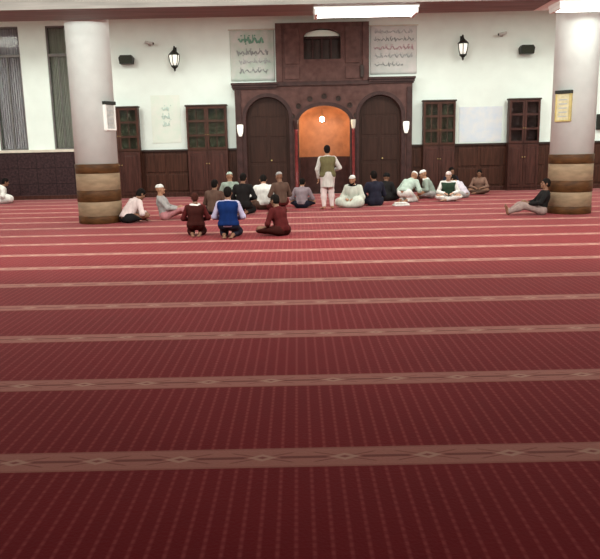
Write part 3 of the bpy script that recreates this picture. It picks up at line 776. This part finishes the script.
def garment(k, kind, what):
    lo, hi = lohi(k, kind); f = Field(lo, hi, .0125); pel = k['pel']; M = k['HM']
    ax_ = k['chest'] - pel; ax_ /= np.linalg.norm(ax_)
    neck_n = (k['neck1'] - k['neck0']); neck_n /= np.linalg.norm(neck_n)
    if what == 'shirt':
        torso(f, k, .02); arms(f, k, .014, .95)
        if kind == 'stand': f.cone(pel, A(0, 0, .62), .14, .17, .08); f.cut(A(0, 0, .6), A(0, 0, -1))
        else: f.cut(pel - ax_ * .06, -ax_)
        f.cut(k['neck0'] + neck_n * .035, neck_n)
    elif what == 'vest':
        torso(f, k, .034)
        if kind == 'stand': f.cut(A(0, 0, .86), A(0, 0, -1))
        else: f.cut(pel - ax_ * .03, -ax_)
        f.cut(k['neck0'] + neck_n * .01, neck_n)
        for s, q in ((-1, 'L'), (1, 'R')): f.cut(k['sh' + q] + A(s * .035, 0, 0), A(s, 0, 0))
    elif what == 'trousers':
        f.cone(k['hipL'], k['hipR'], .118, .118, .04); legs(f, k, .019, .9, .05)
        f.cut(pel + ax_ * .11, ax_)
    elif what == 'robe':
        torso(f, k, .03, .07); arms(f, k, .026, .96, .05); legs(f, k, .034, .88, .10)
        if kind in ('cross', 'kneel', 'knee_up'):
            c = (k['knL'] + k['knR'] + k['hipL'] + k['hipR']) / 4; f.ell((c[0], c[1] + .02, .07), (.29, .25, .085), np.eye(3), .09)
        f.cut(k['neck0'] + neck_n * .035, neck_n)
    elif what == 'hair':
        f.h = f.h; f = Field(k['head'] - .2, k['head'] + .2, .009); f.ell(hl(k, 0, -.012, .034), (.085, .104, .105), M, .01)
        f.ell(hl(k, 0, -.05, -.02), (.066, .055, .06), M, .02); f.cut(hl(k, 0, .03, .0), M @ A(0, .75, -.66)); f.cut(hl(k, 0, 0, -.075), M @ A(0, 0, -1))
    elif what == 'long_hair':
        f = Field(k['head'] - .3, k['head'] + .25, .01); f.ell(hl(k, 0, -.014, .034), (.09, .108, .107), M, .01)
        f.cone(hl(k, 0, -.06, 0), hl(k, 0, -.085, -.16), .085, .07, .04); f.cut(hl(k, 0, .03, .0), M @ A(0, .75, -.66))
    elif what == 'cap':
        f = Field(k['head'] - .2, k['head'] + .2, .008); f.ell(hl(k, 0, -.01, .035), (.087, .108, .108), M, 0)
        f.cut(hl(k, 0, 0, .052), M @ A(0, -.12, -1)); f.cut(hl(k, 0, 0, .131), M @ A(0, 0, 1))
    elif what == 'turban':
        f = Field(k['head'] - .25, k['head'] + .25, .009)
        for j in range(4): 
            for i in range(14):
                a, b = 2 * math.pi * i / 14, 2 * math.pi * (i + 1) / 14; rr = (.096, .104, .095, .07)[j]; z = .045 + j * .028
                f.cone(hl(k, rr * .85 * math.cos(a), -.01 + rr * math.sin(a), z + .01 * math.sin(a + j)), hl(k, rr * .85 * math.cos(b), -.01 + rr * math.sin(b), z + .01 * math.sin(b + j)), .019, .019, .004)
        f.ell(hl(k, 0, -.01, .08), (.08, .09, .075), M, .01)
    elif what == 'headscarf':
        f = Field(k['head'] - A(.35, .35, .45), k['head'] + .25, .01); f.ell(hl(k, 0, -.014, .03), (.093, .112, .112), M, .01)
        f.cone(hl(k, 0, -.05, -.02), k['neck0'] + A(0, -.03, -.02), .09, .14, .05); f.cone(k['shL'] * .7 + k['neck0'] * .3 , k['shR'] * .7 + k['neck0'] * .3, .075, .075, .06)
        f.cut(hl(k, 0, .055, 0), M @ A(0, 1, -.12))
    elif what == 'collar':
        f = Field(k['neck0'] - .25, k['neck0'] + .25, .009)
        for i in range(18):
            a, b = 2 * math.pi * i / 18, 2 * math.pi * (i + 1) / 18
            pt = lambda t: k['neck0'] + A(.105 * math.cos(t), .075 * math.sin(t), .015 + .01 * math.sin(2 * t))
            f.cone(pt(a), pt(b), .03, .03, .01)
    elif what == 'beard':
        f = Field(k['head'] - .22, k['head'] + .2, .007); f.ell(hl(k, 0, .028, -.062), (.064, .076, .068), M, .01); f.cone(hl(k, 0, .07, -.1), hl(k, 0, .06, -.14), .03, .015, .03)
        f.cut(hl(k, 0, .0, -.04), M @ A(0, .45, .9)); f.cut(hl(k, 0, -.02, 0), M @ A(0, -1, 0))
    return f.mesh(what)

CLOTH = {}
def cloth(name, col, rough=.85, fold=.5):
    if name not in CLOTH: CLOTH[name] = mat(name, col, rough, .14, 9, bump=fold, stretch=(1.6, 1.6, .5), spec=.08)
    return CLOTH[name]
SK = [mat('skin_tan', (.33, .17, .10), .55, .05, 12), mat('skin_brown', (.20, .10, .06), .55, .05, 12), mat('skin_light', (.42, .25, .17), .55, .05, 12)]
HAIR = mat('black_hair', (.010, .008, .007), .8, .4, 60, spec=.05); EYE = mat('dark_eye', (.02, .012, .01), .15, .1)
CACHE = {}
def person(loc, face, kind, label, parts, skin=0, scale=1.0, lean=0, bow=0, turn=0):
    """face: heading in degrees, 0 looks away from the viewer, -90 to the right, 90 to the left"""
    key = (kind, lean, bow, turn)
    if key not in CACHE: CACHE[key] = {'k': skeleton(kind, lean, bow, turn)}
    D = CACHE[key]; k = D['k']
    if 'body' not in D: D['body'] = body_mesh(k, kind)
    root = thing('person', label, 'person', loc, R(face), 'people on the carpet before the niche'); root.scale = (scale,) * 3
    def put(name, me, m, par=root):
        me = me.copy(); me.name = name; me.materials.clear(); me.materials.append(m)
        o = bpy.data.objects.new(name, me); C.objects.link(o); o.parent = par; return o
    b = put('body', D['body'], SK[skin])
    if 'eyes' not in D:
        D['eyes'] = [MB().sphere(hl(k, s * .031, .0835, .014), .0105, n=8) for s in (-1, 1)]
        ms = []
        for e in D['eyes']:
            me = bpy.data.meshes.new('eye'); e.bm.to_mesh(me); e.bm.free(); me.polygons.foreach_set('use_smooth', [True] * len(me.polygons)); ms.append(me)
        D['eyes'] = ms
    for e in D['eyes']: put('eye', e, EYE)
    for nm, m in parts:
        if nm not in D: D[nm] = garment(k, kind, nm)
        put(nm, D[nm], m)
    return root
W_ = cloth('white_cotton', (.68, .68, .64)); GR = cloth('grey_cotton', (.33, .32, .31)); LG = cloth('pale_green_cotton', (.40, .50, .43))
NV = cloth('navy_cloth', (.018, .018, .030)); BL = cloth('blue_cloth', (.006, .022, .10)); LV = cloth('lavender_cotton', (.40, .38, .52))
MR = cloth('maroon_cloth', (.075, .012, .012)); DM = cloth('dark_maroon_cloth', (.04, .010, .008)); BK = cloth('black_cloth', (.014, .013, .013))
OL = cloth('olive_cloth', (.13, .115, .055)); DG = cloth('dark_green_cloth', (.03, .055, .035)); PK = cloth('dusty_pink_cloth', (.42, .19, .20))
MV = cloth('mauve_grey_cloth', (.25, .20, .22)); BG = cloth('beige_cloth', (.36, .28, .22)); BR = cloth('brown_cloth', (.10, .06, .045)); PW = cloth('pinkish_white_cotton', (.60, .50, .48))
GG = cloth('grey_green_cotton', (.26, .32, .27))

person((-9.2, 21.3, 0), -60, 'cross', 'person in a white robe sitting alone at the far left picture edge', [('robe', W_), ('hair', HAIR)], 1, .95, 20)
person((-3.72, 15.0, 0), -50, 'cross', 'person in pinkish white shirt and black trousers leaning forward beside the left column', [('shirt', PW), ('trousers', BK), ('hair', HAIR)], 1, .97, 28, 10)
person((-2.98, 15.5, 0), -84, 'legs_out', 'person in grey shirt and pale cap with pink-clad legs stretched to the right', [('shirt', GR), ('trousers', PK), ('cap', W_)], 0, .92)
person((-1.86, 12.5, 0), 5, 'kneel', 'child seen from behind in dark maroon vest with a white scarf collar', [('shirt', MR), ('vest', DM), ('trousers', DM), ('collar', W_), ('hair', cloth('brown_hair', (.045, .014, .010)))], 1, .77)
person((-1.24, 12.2, 0), -3, 'kneel', 'person seen from behind in a bright blue vest over lavender sleeves', [('shirt', LV), ('vest', BL), ('trousers', NV), ('hair', HAIR)], 1, .88)
person((-.30, 12.35, 0), 48, 'knee_up', 'child in maroon clothes with one knee raised, right of the blue vest', [('shirt', MR), ('trousers', DM), ('hair', HAIR)], 1, .86, 8)
person((-2.0, 16.4, 0), -20, 'cross', 'dark-clothed person sitting behind, between the maroon vest and the blue vest', [('shirt', BR), ('trousers', BK), ('hair', HAIR)], 1, .95)
person((-1.72, 17.75, 0), 15, 'kneel', 'person in grey-green shirt and pale cap kneeling behind the blue vest', [('shirt', GG), ('trousers', GR), ('cap', LG)], 0, .93)
person((-1.3, 16.35, 0), -10, 'kneel', 'black-clothed person kneeling just right of and behind the blue vest', [('shirt', BK), ('trousers', BK), ('hair', HAIR)], 1, .95, 0, 12)
person((-.86, 17.5, 0), 4, 'cross', 'person with broad white shirt back, dark hair, left of the standing youth', [('shirt', W_), ('trousers', BR), ('hair', HAIR)], 0, 1.06, 12, 22)
person((-.42, 16.9, 0), 28, 'kneel', 'person in brown shirt with grey cap, kneeling behind the maroon child', [('shirt', BR), ('trousers', MR), ('cap', GR)], 1, .94, 0, 5)
person((.08, 17.7, 0), -8, 'cross', 'person in mauve grey top and black trousers left beside the standing youth', [('shirt', MV), ('trousers', NV), ('hair', HAIR)], 0, .9, 12, 10)
person((.72, 17.0, 0), 6, 'stand', 'youth standing with back turned in olive vest over long white shirt', [('shirt', cloth('off_white_cotton', (.52, .50, .46))), ('vest', OL), ('trousers', PW), ('hair', HAIR)], 0, .93)
person((1.42, 17.8, 0), 155, 'cross', 'bearded person in greenish white robe and white cap facing the viewer', [('robe', cloth('greenish_white_cotton', (.50, .53, .46))), ('cap', W_), ('beard', HAIR), ('collar', BK)], 0, .93)
person((1.98, 17.9, 0), 18, 'cross', 'person in navy clothes with black hair, right of the greenish white robe', [('shirt', NV), ('trousers', NV), ('hair', HAIR)], 1, 1.03)
person((2.38, 19.35, 0), -25, 'cross', 'person in black robe sitting left of the pale green bent back', [('robe', BK), ('turban', BK)], 1, .9, 14)
person((2.85, 18.7, 0), -42, 'kneel', 'person in pale green shirt bending low, seen from behind', [('shirt', LG), ('trousers', W_), ('cap', W_)], 0, 1.0, 44, 5)
person((3.82, 20.0, 0), 80, 'cross', 'person in white cap and grey-green shirt facing the bent pale green back', [('shirt', GG), ('trousers', GR), ('cap', W_), ('collar', W_)], 0, .98, 14)
person((4.08, 19.0, 0), 172, 'cross', 'person in dark green vest and white trousers facing the viewer', [('shirt', W_), ('vest', DG), ('trousers', W_), ('cap', PW)], 2, .92)
person((4.72, 19.85, 0), 40, 'cross', 'person in lavender white shirt leaning forward at right end of the row', [('shirt', cloth('lavender_white_cotton', (.52, .48, .54))), ('trousers', GR), ('hair', HAIR)], 0, .9, 32, 10)
person((4.62, 21.3, 0), -165, 'cross', 'person in dark navy clothes sitting behind the lavender white shirt', [('shirt', NV), ('trousers', BK), ('hair', HAIR)], 1, .95)
person((5.5, 21.2, 0), 160, 'cross', 'person in beige brown clothes sitting alone near the wainscot', [('shirt', cloth('light_brown_cloth', (.20, .12, .09))), ('trousers', BR), ('hair', HAIR)], 1, .85)
person((5.22, 14.95, 0), 86, 'legs_out', 'person in black shirt and grey trousers leaning against the right column', [('shirt', BK), ('trousers', cloth('warm_grey_cloth', (.27, .20, .18))), ('hair', HAIR)], 1, .9)

# folded white cloth on the carpet
fc = MB(); rr = random.Random(3)
fc.box(-.2, .2, -.12, .12, 0, .035, .012); fc.box(-.17, .19, -.1, .11, .035, .065, .012); fc.box(-.16, .14, -.1, .08, .065, .09, .012)
o = fc.build('folded_cloth', W_, None, False, (2.62, 17.75, 0), .2); tag(o, 'small folded white cloth lying on the carpet by the black robe', 'cloth')
